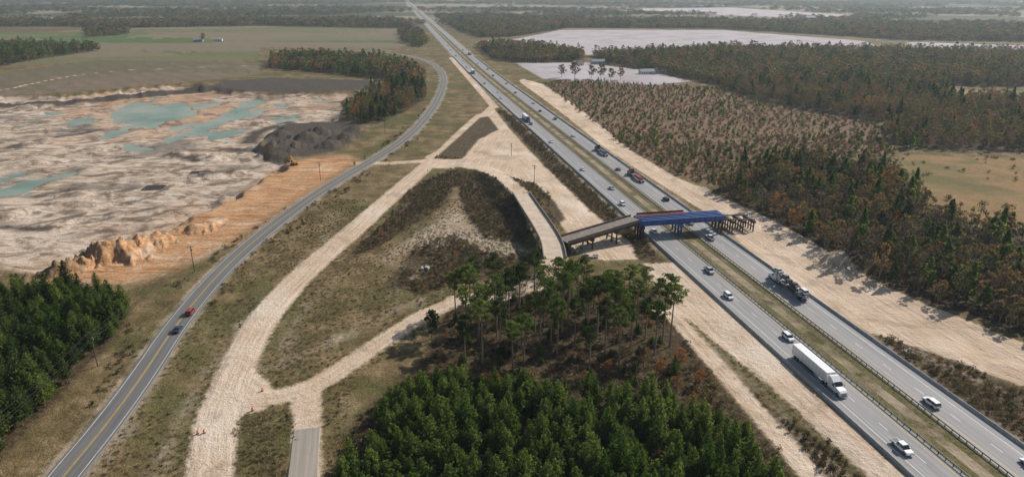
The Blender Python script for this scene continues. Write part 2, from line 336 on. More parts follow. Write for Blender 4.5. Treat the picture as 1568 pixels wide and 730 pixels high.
snd=mix(nt,mr(nt,n2,.35,.6,.6,0),snd,(.50,.355,.235)); snd=mix(nt,mr(nt,n1,.52,.66,0,.7),snd,(.72,.61,.50)); snd=mix(nt,mr(nt,n3,.58,.74,0,.6),snd,(.30,.215,.14))
bare=noise_(nt,co,.05,7,.65,1.2); snd=mix(nt,mr(nt,bare,.52,.64,0,.6),snd,(.34,.25,.17))
mco=N(nt,'ShaderNodeMapping',{'Vector':co,'Rotation':(0,0,-.25),'Scale':(.55,1.2,1)}).outputs[0]
mnoi=noise_(nt,mco,.03,8,.7,1.8)
mn=ramp(nt,mnoi,[(.30,(.10,.075,.052)),(.38,(.27,.20,.14)),(.45,(.47,.36,.27)),(.52,(.64,.53,.43)),(.57,(.40,.28,.18)),(.63,(.27,.24,.215)),(.72,(.52,.36,.22))])
mst=noise_(nt,N(nt,'ShaderNodeMapping',{'Vector':co,'Rotation':(0,0,.6),'Scale':(.05,.4,1)}).outputs[0],1.0,5,.7,.6)
ms2=noise_(nt,N(nt,'ShaderNodeMapping',{'Vector':co,'Rotation':(0,0,-.9),'Scale':(.03,.5,1)}).outputs[0],1.0,5,.75,1.2)
mn=mix(nt,mr(nt,mst,.50,.66,0,.75),mn,(.22,.145,.095)); mn=mix(nt,mr(nt,ms2,.55,.66,0,.7),mn,(.64,.54,.44)); mn=mix(nt,mr(nt,n1,.54,.62,0,.8),mn,(.17,.15,.13))
mn=mix(nt,mr(nt,n2,.54,.62,0,.75),mn,(.13,.093,.063)); mn=mix(nt,mr(nt,nb,.50,.58,0,.55),mn,(.47,.26,.135)); mn=mix(nt,mr(nt,bare,.55,.60,0,.7),mn,(.105,.078,.056))
mn=mix(nt,math_(nt,'MULTIPLY',mask('wet',16,9,n2),.8),mn,(.20,.175,.145))
org=ramp(nt,mst,[(.3,(.22,.10,.045)),(.45,(.44,.23,.11)),(.6,(.56,.35,.195)),(.75,(.68,.52,.37))]); org=mix(nt,mr(nt,n3,.5,.7,0,.5),org,(.19,.10,.05)); org=mix(nt,mr(nt,bare,.54,.62,0,.6),org,(.60,.48,.36))
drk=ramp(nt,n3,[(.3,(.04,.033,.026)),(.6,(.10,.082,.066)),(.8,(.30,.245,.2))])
col=mix(nt,1.0,grass,N(nt,'ShaderNodeCombineXYZ',{0:tuft,1:tuft,2:tuft}).outputs[0],'MULTIPLY')
far=mr(nt,sx.outputs[1],1300,2600); farc=mix(nt,mr(nt,noise_(nt,co,.0016,4,.6),.48,.53),(.08,.076,.042),(.25,.21,.15))
col=mix(nt,far,col,farc)
col=mix(nt,mask('plant',6,2),col,pla)
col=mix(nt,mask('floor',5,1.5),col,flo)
col=mix(nt,mask('fa',4,2),col,fa); col=mix(nt,mask('fb',4,2),col,fb); col=mix(nt,mask('cot',8,2),col,cot); col=mix(nt,mask('mead',6,2),col,mead)
col=mix(nt,mask('scrub',8,1.8),col,scr)
px=math_(nt,'ADD',A('patch'),math_(nt,'ADD',math_(nt,'MULTIPLY',math_(nt,'SUBTRACT',n2,.5),26),math_(nt,'MULTIPLY',math_(nt,'SUBTRACT',n3,.5),9)))
pm=math_(nt,'MULTIPLY',mr(nt,px,2,-4),mr(nt,n3,.38,.60,.1,.85)); col=mix(nt,pm,col,mix(nt,n2,(.44,.35,.26),(.60,.49,.385)))
vr=math_(nt,'MULTIPLY',mr(nt,math_(nt,'ADD',A('road'),math_(nt,'MULTIPLY',n3,4)),4.2,3.0),mr(nt,n2,.35,.6)); col=mix(nt,math_(nt,'MULTIPLY',vr,.7),col,(.42,.34,.25))
col=mix(nt,mask('sand',4.2,.7),col,snd)
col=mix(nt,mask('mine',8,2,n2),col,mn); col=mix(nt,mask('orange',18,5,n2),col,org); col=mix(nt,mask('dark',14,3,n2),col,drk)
nz=N(nt,'ShaderNodeSeparateXYZ',{0:N(nt,'ShaderNodeNewGeometry').outputs['Normal']}).outputs[2]
steep=math_(nt,'MULTIPLY',mr(nt,nz,.93,.72),mr(nt,A('mine'),14,8)); col=mix(nt,math_(nt,'MULTIPLY',steep,.85),col,mix(nt,n3,(.13,.078,.044),(.42,.265,.15)))
hgt=math_(nt,'ADD',math_(nt,'MULTIPLY',n3,1.0),math_(nt,'MULTIPLY',n4,.35)); hgt=math_(nt,'ADD',hgt,math_(nt,'MULTIPLY',trk,.3))
bp=N(nt,'ShaderNodeBump',{'Strength':.9,'Distance':.65,'Height':hgt}).outputs[0]
finish(nt,col,.95,.1,bp)
me.materials.append(m); put('ground',me)

m,nt=newmat('pond_water'); co_=N(nt,'ShaderNodeTexCoord').outputs['Object']
wc=ramp(nt,noise_(nt,co_,.02,4),[(.35,(.14,.20,.155)),(.5,(.21,.27,.215)),(.65,(.31,.31,.25))])
finish(nt,wc,.35,.2,N(nt,'ShaderNodeBump',{'Strength':.15,'Distance':.1,'Height':noise_(nt,co_,1.5,3)}).outputs[0])
mb=MB(); pts=[g(-700,185,-4.3),g(330,128,-4.3),g(500,140,-4.3),g(470,200,-4.3),g(400,232,-4.3),g(0,330,-4.3),g(-700,330,-4.3)]
mb.add([(x,y,-4.47) for x,y in pts],[list(range(len(pts)))[::-1]]); mb.obj('pond',[m])

# ------------------------------------------------------------------ paved roads
def roadmat(name,c,stain=.2):
    m,nt=newmat(name); co=N(nt,'ShaderNodeTexCoord').outputs['Object']; uv=N(nt,'ShaderNodeAttribute',attribute_name='lat').outputs['Fac']
    al=N(nt,'ShaderNodeAttribute',attribute_name='alo').outputs['Fac']
    v=N(nt,'ShaderNodeCombineXYZ',{0:uv,1:math_(nt,'MULTIPLY',al,.02)}).outputs[0]
    s=noise_(nt,v,1.1,4,.6); f=noise_(nt,co,.8,5,.7); b=noise_(nt,co,.03,3)
    c1=tuple(x*(1-stain) for x in c); c2=tuple(x*(1+stain) for x in c)
    col=mix(nt,mr(nt,s,.35,.65),c1,c2); col=mix(nt,mr(nt,f,.3,.7,0,.35),col,c1); col=mix(nt,mr(nt,b,.4,.65,0,.3),col,c2)
    finish(nt,col,.75,.35,N(nt,'ShaderNodeBump',{'Strength':.2,'Distance':.05,'Height':f}).outputs[0]); return m
def strip(name,L,prof,mat,z0=0.0):
    Ls=[offset_line(L,o) for o,z in prof]; n=len(L); k=len(prof)
    vs=np.concatenate([np.column_stack([q,np.full(n,z+z0)]) for q,(o,z) in zip(Ls,prof)])
    fs=[]
    for j in range(k-1):
        for i in range(n-1): fs.append([j*n+i,(j+1)*n+i,(j+1)*n+i+1,j*n+i+1])
    me=bpy.data.meshes.new(name); me.from_pydata(vs.tolist(),[],fs); me.materials.append(mat)
    al=np.concatenate([[0],np.cumsum(np.hypot(*np.diff(L,axis=0).T))])
    a=me.attributes.new('lat','FLOAT','POINT'); a.data.foreach_set('value',np.repeat([o for o,z in prof],n).astype(np.float32))
    a=me.attributes.new('alo','FLOAT','POINT'); a.data.foreach_set('value',np.tile(al,k).astype(np.float32))
    me.update(); return put(name,me)
asph_h=roadmat('highway_asphalt',(.255,.245,.242),.24); asph_r=roadmat('old_asphalt',(.14,.135,.13),.24); asph_s=roadmat('shoulder_asphalt',(.30,.26,.215),.25)
def slab(a,b): return [(a-.4,-.25),(a,.14),(b,.14),(b+.4,-.25)]
strip('highway_road',HW,slab(-16.9,-4.7),asph_h); strip('highway_road',HW,slab(4.7,16.9),asph_h)
strip('paved_road',LR,slab(-3.9,3.9),asph_r)
STUB=smooth_line(G([(470,656),(467,690),(463,735),(460,790)]),2); strip('access_road',STUB,slab(-3,3),asph_s,-.03)
white=simple('white_paint',(.62,.62,.6),.6,.2,.5); yellow=simple('yellow_paint',(.55,.36,.06),.6,.2,.5)
def sheet_line(mb,L,o,w,z,mi,dash=None,ymax=9e9):
    A_=offset_line(L,o-w/2); B_=offset_line(L,o+w/2)
    if dash is None:
        for i in range(len(L)-1):
            if L[i,1]>ymax: break
            mb.add([(*A_[i],z),(*B_[i],z),(*B_[i+1],z),(*A_[i+1],z)],[[0,1,2,3]],mi)
    else:
        d=np.concatenate([[0],np.cumsum(np.hypot(*np.diff(L,axis=0).T))]); s=0
        while s<d[-1]:
            pa=[np.interp(s,d,X[:,k]) for X in (A_,B_) for k in (0,1)]; pb=[np.interp(s+dash[0],d,X[:,k]) for X in (A_,B_) for k in (0,1)]
            if pa[1]>ymax: break
            mb.add([(pa[0],pa[1],z),(pa[2],pa[3],z),(pb[2],pb[3],z),(pb[0],pb[1],z)],[[0,1,2,3]],mi); s+=dash[0]+dash[1]
mb=MB()
for sgn in (-1,1):
    sheet_line(mb,HW,sgn*13.7,.18,.15,0,ymax=2500); sheet_line(mb,HW,sgn*6.4,.18,.15,1,ymax=2500); sheet_line(mb,HW,sgn*10.05,.17,.15,0,(3.2,9),1400)
mb.obj('highway_lane_markings',[white,yellow])
mb=MB(); sheet_line(mb,LR,-3.25,.14,.15,0); sheet_line(mb,LR,3.25,.14,.15,0); sheet_line(mb,LR,-.16,.13,.15,1); sheet_line(mb,LR,.16,.13,.15,1)
mb.obj('road_markings',[white,yellow])
m,nt=newmat('median_grass'); co=N(nt,'ShaderNodeTexCoord').outputs['Object']
a1=noise_(nt,co,1.1,5,.7); a2=noise_(nt,co,.12,4)
cc=ramp(nt,a1,[(.3,(.045,.04,.018)),(.5,(.11,.10,.04)),(.7,(.21,.165,.09))]); cc=mix(nt,mr(nt,a2,.48,.68,0,.6),cc,(.26,.2,.13))
finish(nt,cc,.95,.1,N(nt,'ShaderNodeBump',{'Strength':.8,'Distance':.3,'Height':a1}).outputs[0])
strip('median_grass',HW,[(-4.9,.10),(-3,.05),(-1,-.02),(0,-.06),(1,-.02),(3,.05),(4.9,.10)],m)
conc=simple('barrier_concrete',(.36,.35,.33),.85,.25,.7); steel=simple('galvanized_steel',(.2,.2,.2),.5,.25,1,.3); wood=simple('treated_wood',(.11,.085,.06),.9,.3,3); 
HWn=HW[HW[:,1]<1800]
def jersey(o): return [(o-.32,.14),(o-.3,.22),(o-.16,.42),(o-.09,.95),(o+.09,.95),(o+.16,.42),(o+.3,.22),(o+.32,.14)]
for o in (-16.5,16.5): strip('concrete_barrier',HWn[HWn[:,1]<1100],jersey(o),conc)
def guardrail(L,o,name='guardrail'):
    mb=MB(); A_=offset_line(L,o)
    for i in range(len(L)-1):
        mb.beam((*A_[i],.92),(*A_[i+1],.92),.07,.34,0)
    d=np.concatenate([[0],np.cumsum(np.hypot(*np.diff(L,axis=0).T))])
    for s in np.arange(0,min(d[-1],600),2.2):
        x=np.interp(s,d,A_[:,0]); y=np.interp(s,d,A_[:,1]); mb.box((x,y,.35),(.14,.18,1.0),1)
    mb.obj(name,[steel,wood])
guardrail(HWn,-4.75); guardrail(HWn,4.75)
# ------------------------------------------------------------------ plants
bark=simple('bark',(.27,.195,.14),.95,.3,4); barkd=simple('bark_grey',(.28,.235,.2),.95,.3,4)
L_pine=leafmat('pine_needles',[(.07,.12,.02),(.12,.175,.034),(.19,.235,.055),(.09,.14,.03)],.45)
L_pined=leafmat('pine_needles_dark',[(.042,.068,.02),(.07,.105,.03),(.115,.145,.042)],.42)
L_dec=leafmat('autumn_leaves',[(.12,.13,.038),(.19,.15,.055),(.26,.16,.065),(.19,.13,.08),(.10,.13,.04)],.45)
L_red=leafmat('young_growth_leaves',[(.19,.115,.07),(.23,.125,.08),(.12,.13,.05),(.25,.165,.10),(.085,.115,.036)],.45)
L_shr=leafmat('shrub_leaves',[(.08,.068,.032),(.14,.098,.055),(.07,.08,.03),(.21,.15,.10)],.35)
L_org=leafmat('orange_leaves',[(.40,.17,.05),(.30,.15,.055),(.22,.16,.055)],.45)
L_grs=leafmat('dry_grass_blades',[(.25,.18,.1),(.33,.25,.145),(.16,.14,.06)],.3)
def young_pine(h,seed,full=1.0):
    mb=MB(); mb.cyl((0,0,-.3),(0,0,h*.95),.11,.02,6,0); cs=[]
    nl=int(h*2.0)
    for i in range(nl):
        t=(i+.5)/nl; z=h*(.16+.80*t); R=(1-t)**.75*1.75*full+.22; nb_=max(3,int(6*(1-t)+3)); a0=rng.uniform(0,6)
        for j in range(nb_):
            a=a0+j*6.283/nb_+rng.normal()*.25; r=R*rng.uniform(.7,1.15); up=.35*r
            if r>.8: mb.cyl((0,0,z-.1),(math.cos(a)*r*.8,math.sin(a)*r*.8,z+up*.7),.025,.008,3,0)
            k=max(3,int(r*5))
            for q in range(k):
                f=(q+1)/k*rng.uniform(.85,1.1); c=np.array([math.cos(a)*r*f,math.sin(a)*r*f,z+up*f+rng.normal()*.08])
                cs.append(c+rng.normal(size=(4,3))*.13)
    cs.append(np.array([[0,0,h*.97]])+rng.normal(size=(6,3))*np.array([.07,.07,.3]))
    mb.cards(np.vstack(cs),.21,1,.0,.5); return mb
def clump(c,r,n,sq=.7): 
    d=rng.normal(size=(n,3)); d/=np.linalg.norm(d,axis=1)[:,None]; return np.asarray(c)+d*(rng.uniform(.35,1,n)**.5)[:,None]*np.array([r,r,r*sq])
def tall_pine(h,crown=.38):
    mb=MB(); lean=rng.normal(size=2)*.02*h
    P0=lambda z:(lean[0]*(z/h)**1.6,lean[1]*(z/h)**1.6,z)
    zs=[-.3,h*.35,h*.7,h*.96]; rs=[.29,.23,.15,.04]
    for a in range(3): mb.cyl(P0(zs[a]) if a else (0,0,-.3),P0(zs[a+1]),rs[a],rs[a+1],7,0)
    cs=[]
    nb_=34
    for i in range(nb_):
        t=rng.uniform(0,1)**.8; z=h*(1-crown)+h*crown*t*.93; r=(math.sin(math.pi*min(1,(t*.78+.17)))**.8)*h*.155*rng.uniform(.45,1.2); a=rng.uniform(0,6.28)
        b=P0(z); e=(b[0]+math.cos(a)*r,b[1]+math.sin(a)*r,z+r*.35)
        mb.cyl(b,e,.05,.015,4,0); cs.append(clump(e,rng.uniform(.6,1.0),48,.55))
        if r>1.4: mid=tuple((x+y_)/2 for x,y_ in zip(b,e)); cs.append(clump(mid,.6,22,.6))
    cs.append(clump(P0(h*.97),.75,44,1.0))
    for i in range(5):
        z=h*rng.uniform(.35,.62); a=rng.uniform(0,6.28); r=rng.uniform(.5,1.3); mb.cyl(P0(z),(P0(z)[0]+math.cos(a)*r,P0(z)[1]+math.sin(a)*r,z+.2),.03,.01,3,0)
    mb.cards(np.vstack(cs),.26,1,0,.5); return mb
def broadleaf(h,dens=1.0,leaf=.3,w=.3):
    mb=MB(); mb.cyl((0,0,-.3),(0,0,h*.45),.22*h/12,.13*h/12,6,0); mb.cyl((0,0,h*.45),(rng.normal()*.3,rng.normal()*.3,h*.85),.13*h/12,.03,5,0); cs=[]
    for i in range(int(26*dens)):
        t=rng.uniform(0,1); z=h*(.28+.68*t); R=h*w*math.sin(math.pi*(.12+.83*t))**.7*rng.uniform(.35,1.1); a=rng.uniform(0,6.28)
        e=(math.cos(a)*R,math.sin(a)*R,z); mb.cyl((0,0,z*.72),e,.06,.015,3,0); cs.append(clump(e,h*rng.uniform(.06,.1),int(20*dens),.8))
    mb.cards(np.vstack(cs),leaf,1,0,.7); return mb
def far_tree(h,kind,nn=110):
    mb=MB(); mb.cyl((0,0,-.3),(0,0,h*.7),.2,.08,4,0); c=[]
    for i in range(nn):
        t=rng.uniform(0,1); z=h*(.22+.78*t)
        R=(1-t)**.7*h*.21 if kind=='p' else h*.25*math.sin(math.pi*(.15+.8*t))**.6
        a=rng.uniform(0,6.28); r=R*rng.uniform(.4,1)**.5*(1+.35*math.sin(3*a+h)); c.append((math.cos(a)*r,math.sin(a)*r,z))
    mb.cards(np.array(c),.75 if kind=='b' else .65,1,0,.75); return mb
def shrub(r,h,n=90,sz=.14):
    mb=MB(); c=[]
    for i in range(7):
        a=rng.uniform(0,6.28); q=r*rng.uniform(0,.8); hh=h*rng.uniform(.4,1); p=(math.cos(a)*q,math.sin(a)*q,hh); mb.cyl((0,0,-.1),p,.02,.008,3,0); c.append(clump((p[0],p[1],hh*.6),r*.45,n//7,hh/r*.9))
    mb.cards(np.vstack(c),sz,1,0,.6); return mb
def grass_tuft():
    mb=MB()
    for i in range(40):
        a=rng.uniform(0,6.28); d=rng.uniform(0,.7); x,y=math.cos(a)*d,math.sin(a)*d; w=.05; hh=rng.uniform(.25,.7); b=rng.uniform(0,6.28); lx,ly=rng.normal(size=2)*.18
        mb.add([(x-w*math.cos(b),y-w*math.sin(b),-.05),(x+w*math.cos(b),y+w*math.sin(b),-.05),(x+lx,y+ly,hh)],[[0,1,2]],1)
    return mb
def coll(name,items):
    c=bpy.data.collections.new(name)
    for i,(n_,mb,mats) in enumerate(items):
        o=bpy.data.objects.new(n_,mb.mesh(n_,mats)); c.objects.link(o)
    return c
C_young=coll('young_pine_variants',[('young_pine_%d'%i,young_pine(h,i,f),[bark,mt]) for i,(h,f,mt) in enumerate([(6,1,L_pine),(7,.9,L_pined),(8,1.05,L_pine),(6.6,1.15,L_pine),(5,.95,L_pined)])])
C_pined=coll('dark_pine_variants',[('dark_pine_%d'%i,young_pine(h,i,f),[bark,mt]) for i,(h,f,mt) in enumerate([(8,1.1,L_pined),(9,1.2,L_pine),(10,1.3,L_pined),(8.5,1,L_pined)])])
C_mix=coll('mixed_wood_variants',[('mw0',broadleaf(11),[barkd,L_dec]),('mw1',broadleaf(9,1,.3,.33),[barkd,L_dec]),('mw2',far_tree(12,'p',260),[bark,L_pined]),('mw3',far_tree(11,'p',240),[bark,L_pine]),('mw4',broadleaf(8,.8,.3,.36),[barkd,L_shr]),('mw5',broadleaf(10,1,.3,.3),[barkd,L_org])])
C_far=coll('far_wood_variants',[('fw0',far_tree(13,'b'),[barkd,L_dec]),('fw1',far_tree(12,'b'),[barkd,L_dec]),('fw2',far_tree(14,'p'),[bark,L_pined]),('fw3',far_tree(15,'p'),[bark,L_pine]),('fw4',far_tree(11,'b'),[barkd,L_shr])])
C_red=coll('young_growth_variants',[('yg0',shrub(1.2,2.6,110,.26),[bark,L_red]),('yg1',shrub(1.0,3.2,100,.26),[bark,L_red]),('yg2',shrub(1.4,2.2,110,.26),[bark,L_red]),('yg3',young_pine(3.4,1,.6),[bark,L_pine])])
C_shr=coll('shrub_variants',[('sh0',shrub(.9,1.0),[bark,L_shr]),('sh1',shrub(.7,1.5),[bark,L_shr]),('sh2',shrub(1.1,.8),[bark,L_shr]),('sh3',shrub(.8,1.3),[bark,L_dec]),('sh4',grass_tuft(),[bark,L_grs]),('sh5',shrub(.9,1.6),[bark,L_org])])
C_gr=coll('grass_variants',[('gt0',grass_tuft(),[bark,L_grs]),('gt1',shrub(.5,.5,50,.1),[bark,L_shr]),('gt2',grass_tuft(),[bark,L_grs])])

def gn_group(c):
    ng=bpy.data.node_groups.new('scatter_'+c.name,'GeometryNodeTree')
    ng.interface.new_socket('Geometry',in_out='INPUT',socket_type='NodeSocketGeometry'); ng.interface.new_socket('Geometry',in_out='OUTPUT',socket_type='NodeSocketGeometry')
    gi=ng.nodes.new('NodeGroupInput'); go=ng.nodes.new('NodeGroupOutput'); ip=ng.nodes.new('GeometryNodeInstanceOnPoints')
    ci=ng.nodes.new('GeometryNodeCollectionInfo'); ci.inputs[0].default_value=c; ci.inputs['Separate Children'].default_value=True; ci.inputs['Reset Children'].default_value=True
    def at(n_,t):
        a=ng.nodes.new('GeometryNodeInputNamedAttribute'); a.data_type=t; a.inputs[0].default_value=n_; return a.outputs[0]
    ip.inputs['Pick Instance'].default_value=True
    ng.links.new(gi.outputs[0],ip.inputs['Points']); ng.links.new(ci.outputs[0],ip.inputs['Instance'])
    ng.links.new(at('idx','INT'),ip.inputs['Instance Index']); ng.links.new(at('rot','FLOAT_VECTOR'),ip.inputs['Rotation']); ng.links.new(at('scl','FLOAT_VECTOR'),ip.inputs['Scale'])
    ng.links.new(ip.outputs[0],go.inputs[0]); return ng
GN={}
cnt={}
def scatter(name,P,c,weights,sx_=(.8,1.25),sz_=(.8,1.2),wid=None):
    n=len(P)
    if n==0: return
    cnt[name]=n
    me=bpy.data.meshes.new(name); me.vertices.add(n); z=height(P)-.05
    me.vertices.foreach_set('co',np.column_stack([P,z]).astype(np.float32).ravel())
    w=np.array(weights,float); w/=w.sum(); idx=rng.choice(len(w),n,p=w)
    # stands of one kind: bias the species by a slow noise so the wood is patchy
    for sd_,th in ((31,.62),(37,.66)):
        sw=vnoise(P,45,sd_)>th; pick=int(np.argsort(w)[-1 if sd_==31 else -3]) if len(w)>2 else 0
        idx[sw]=np.where(rng.uniform(size=sw.sum())<.6,pick,idx[sw])
    s=rng.uniform(*sx_,n); k=rng.uniform(*sz_,n)*s/np.mean(sx_)*(.8+.4*vnoise(P,28,33))
    if wid is not None: s=s*wid
    a=me.attributes.new('idx','INT','POINT'); a.data.foreach_set('value',idx.astype(np.int32))
    a=me.attributes.new('scl','FLOAT_VECTOR','POINT'); a.data.foreach_set('vector',np.column_stack([s,s,k]).astype(np.float32).ravel())
    a=me.attributes.new('rot','FLOAT_VECTOR','POINT'); a.data.foreach_set('vector',np.column_stack([rng.normal(size=n)*.04,rng.normal(size=n)*.04,rng.uniform(0,6.28,n)]).astype(np.float32).ravel())
    o=put(name,me); md=o.modifiers.new('scatter','NODES')
    if c.name not in GN: GN[c.name]=gn_group(c)
    md.node_group=GN[c.name]
def fill(fns,bb,sp,thin=0.0,ns=25,excl=None,jit=.45):
    x0,x1,y0,y1=bb; xs=np.arange(x0,x1,sp); ys_=np.arange(y0,y1,sp)
    if len(xs)==0 or len(ys_)==0: return np.zeros((0,2))
    X,Y=np.meshgrid(xs,ys_); P=np.column_stack([X.ravel(),Y.ravel()]); P=P+rng.uniform(-jit,jit,P.shape)*sp
    P=P[np.abs(P[:,0])<P[:,1]*.95+40]
    d=union(P,fns); keep=d<(vnoise(P,7,12)-.5)*3
    if thin>0: keep&=vnoise(P,ns,13)*.7+vnoise(P,ns*.3,14)*.3>thin
    P=P[keep]
    P=P[road_d(P)>1.0]
    if excl: P=P[union(P,excl)>.5]
    return P
BANDS=[(90,420,4.6,1.0),(420,760,6.0,1.15),(760,1200,8.5,1.4),(1200,1900,13,2.0),(1900,3200,20,2.8),(3200,6800,42,5.0)]
def forest(name,fns,c_near,w_near,wf=(3,3,3,2,2),thin=0.0,sp=1.0,szk=1.0):
    Pn=[];Pf=[];Wf=[];
    for (a,b,s,wd) in BANDS:
        P=fill(fns,(-b*.95-40,b*.95+40,a,b),s*sp,thin)
        if b<=760: Pn.append(P)
        else: Pf.append(P); Wf.append(np.full(len(P),wd))
    Pn=np.vstack(Pn)
    if len(Pn): scatter(name,Pn,c_near,w_near,(.75,1.25),(.65*szk,1.3*szk))
    Pf=np.vstack(Pf)
    if len(Pf): scatter('distant_trees' if len(Pn)==0 else name,Pf,C_far,wf,(.85,1.25),(.65*szk,1.2*szk),np.concatenate(Wf))
scatter('young_pine_stand',fill([F_YOUNG],(-80,110,90,190),3.0,.2,8,jit=.48),C_young,(3,1.5,3,3,1.5),(.65,1.35),(.75,1.25))
scatter('mid_pines',fill([F_MID],(-40,80,150,260),8.5,.3,9,SAND,jit=.48),C_pined,(2,2,1,2),(.5,.8),(.35,.65))
scatter('pine_forest',fill([F_LEFT],(-260,-70,90,260),3.7,.15,9),C_pined,(1,1,1,1),(.8,1.4),(.8,1.3))
forest('mixed_forest',[F_WOOD],C_mix,(3,2,4,2,1,3))
forest('roadside_woods',[F_R],C_mix,(5,5,2.2,3.2,4,.8),(3,3,2,2,3),.2)
forest('mixed_woods',[F_R2,F_R3],C_mix,(4,3,2.5,2.5,3,.7),(4,4,2,2,3),.16)
forest('distant_trees',[F_R4,F_R5,F_R6,F_L2,F_L3,F_L4],C_mix,(4,3,3,2,3,.6),(4,4,2,2,3),.12)
forest('dark_forest',[F_L1],C_mix,(1,1,5,2,1,.1),(1,1,5,5,1))
allz=FA+FB+COT
P=fill([lambda P: np.full(len(P),-BIG)],(-3100,3100,1900,3300),24,.50,260,allz); P=P[P[:,1]>2050]
P2=fill([lambda P: np.full(len(P),-BIG)],(-6400,6400,3300,6900),46,.40,420,allz)
scatter('distant_forest',np.vstack([P,P2]),C_far,(4,4,4,3,3),(.85,1.25),(.75,1.15),np.concatenate([np.full(len(P),2.8),np.full(len(P2),5.0)]))
scatter('young_plantation',np.vstack([fill(PLANT,(40,700,250,480),3.3,.17,30,jit=.8),fill(PLANT,(0,700,480,900),4.5,.17,30,jit=.8)]),C_red,(3,2.5,3,2.2),(.6,1.25),(.5,1.3))
scatter('shrubs',np.vstack([fill([S1,S2,S3],(-80,90,200,620),1.8,.3,14,SAND),fill([S5,S6,S8],(40,330,95,260),1.7,.36,10,SAND),fill(ISL[:2],(-90,20,100,420),2.0,.35,12)]),C_shr,(3,3,3,2,2,.3),(.7,1.6),(.7,1.6))
scatter('understory_shrubs',fill([S7],(-70,110,95,240),2.5,.24,12,SAND[:3]+SAND[9:11]),C_shr,(3,3,2,3,3,2.5),(.9,1.7),(.9,1.5))
scatter('meadow_bushes',fill(MEAD[:1],(150,500,230,420),9,.52,30,jit=.9),C_shr,(2,2,1,2,1,1),(1.0,2.4),(1,2.2))
OPEN=poly([(70,790),(120,720),(260,530),(400,380),(560,255),(620,245),(860,250),(860,400),(700,470),(560,560),(480,790)])
avoid=SAND+MINE+ORANGE
scatter('grass_tufts',np.vstack([fill([OPEN],(-150,40,95,330),1.5,.36,9,avoid,jit=.7),fill([ISL[2]],(-90,0,100,160),1.1,.4,5),fill([S5,S6,poly([(940,330),(1200,560),(1420,760),(1330,760),(1000,440)])],(20,330,95,300),1.6,.3,9,SAND)]),C_gr,(3,2,3),(.5,1.3),(.5,1.1))
scatter('verge_bushes',fill([poly([(120,640),(205,480),(330,380),(480,280),(560,240),(640,180),(655,150),(668,170),(640,215),(520,300),(360,420),(250,560),(160,700)])],(-150,0,120,600),3.0,.5,12,avoid,jit=.8),C_shr,(3,3,3,1,1,.2),(.6,1.6),(.6,1.5))

tp=[tall_pine(h,c).mesh('pine_tree',[bark,mt]) for h,c,mt in [(17,.36,L_pine),(19,.34,L_pined),(18,.38,L_pine),(15,.42,L_pined),(20,.32,L_pine)]]
spots=[(700,492),(712,520),(722,500),(738,528),(745,492),(762,515),(770,540),(785,500),(795,528),(806,552),(815,508),(826,535),(838,495),(846,520),(858,548),(866,505),(874,478),(884,530),(893,500),(902,555),(910,478),(918,515),(930,540),(938,495),(945,560),(952,520),(962,480),(970,540),(978,505),(988,525),(1002,550),(1015,515),(1025,535),(1008,490),(760,478),(820,475),(736,560),(706,548),(780,570),(730,475),(790,472),(850,474),(890,472),(935,472),(800,490),(870,492),(985,478),(710,478),(775,492),(925,484),(905,494)]
for i,(u,v) in enumerate(spots):
    x,y=g(u+random.uniform(-6,6),v+random.uniform(-8,8)); put('pine_tree',random.choice(tp),(x,y,hz(x,y)),random.uniform(0,6.28),random.uniform(.8,1.08))
x,y=g(662,522); put('pine_tree',tall_pine(11,.7).mesh('pine_tree',[bark,L_pined]),(x,y,hz(x,y)))
bt=[broadleaf(8,1.2,.26,.3).mesh('autumn_tree',[barkd,mt]) for mt in (L_org,L_dec)]
for u,v in [(985,560),(1010,575),(1040,560),(720,590),(930,575),(1035,600),(870,598),(700,600),(1070,590),(760,598),(1060,625),(660,590),(1090,615)]:
    x,y=g(u,v); put('autumn_tree',random.choice(bt),(x,y,hz(x,y)),random.uniform(0,6),random.uniform(.45,.8))
x,y=g(612,172); put('oak_tree',broadleaf(17,1.6,.4,.38).mesh('oak_tree',[barkd,L_dec]),(x,y,0))
ft=broadleaf(16,1.3,.5,.3).mesh('field_tree',[barkd,L_dec])
for u,v in [(312,64),(905,121),(920,122),(935,124),(950,122),(880,121),(860,119)]:
    x,y=g(u,v); put('field_tree',ft,(x,y,0),random.uniform(0,6),random.uniform(.8,1.3))

# ------------------------------------------------------------------ bridges
blue=simple('blue_steel',(.04,.10,.30),.45,.2,.6,0,.5); rust=simple('rusty_formwork',(.20,.05,.035),.85,.4,.8); dsteel=simple('weathered_steel',(.07,.05,.042),.7,.35,1); deckc=simple('deck_concrete',(.34,.29,.23),.9,.25,.25); pier=simple('pier_concrete',(.3,.28,.26),.9,.2,.5)
root=bpy.data.objects.new('highway_overpass_bridge',None); sc.collection.objects.link(root)
def child(mb,name,mats,par): o=mb.obj(name,mats); o.parent=par; return o
Lp=Vector(g3(980,334,7.8)); Rp=Vector(g3(1100,326,7.8)); dv=(Rp-Lp); dv.z=0; dl=dv.normalized(); pv=Vector((-dl.y,dl.x,0)); MID=Vector(g3(1038,330,7.8))
mb=MB()
for k in range(5):
    o=pv*(k*1.8-3.6); a=Lp+o-dl*1.5; b=Rp+o+dl*1.5
    mb.beam(a,b,.7,.1,0); mb.beam(a+Vector((0,0,-.10)),b+Vector((0,0,-.10)),.09,2.2,0); mb.beam(a+Vector((0,0,-2.3)),b+Vector((0,0,-2.3)),.75,.1,0)
    L=(b-a).length
    for s in np.arange(1,L,2.4): c=a+dl*s; mb.box((c.x,c.y,c.z-1.2),(.06,.6,2.15),0,rz=math.atan2(dl.y,dl.x))
L=dv.length
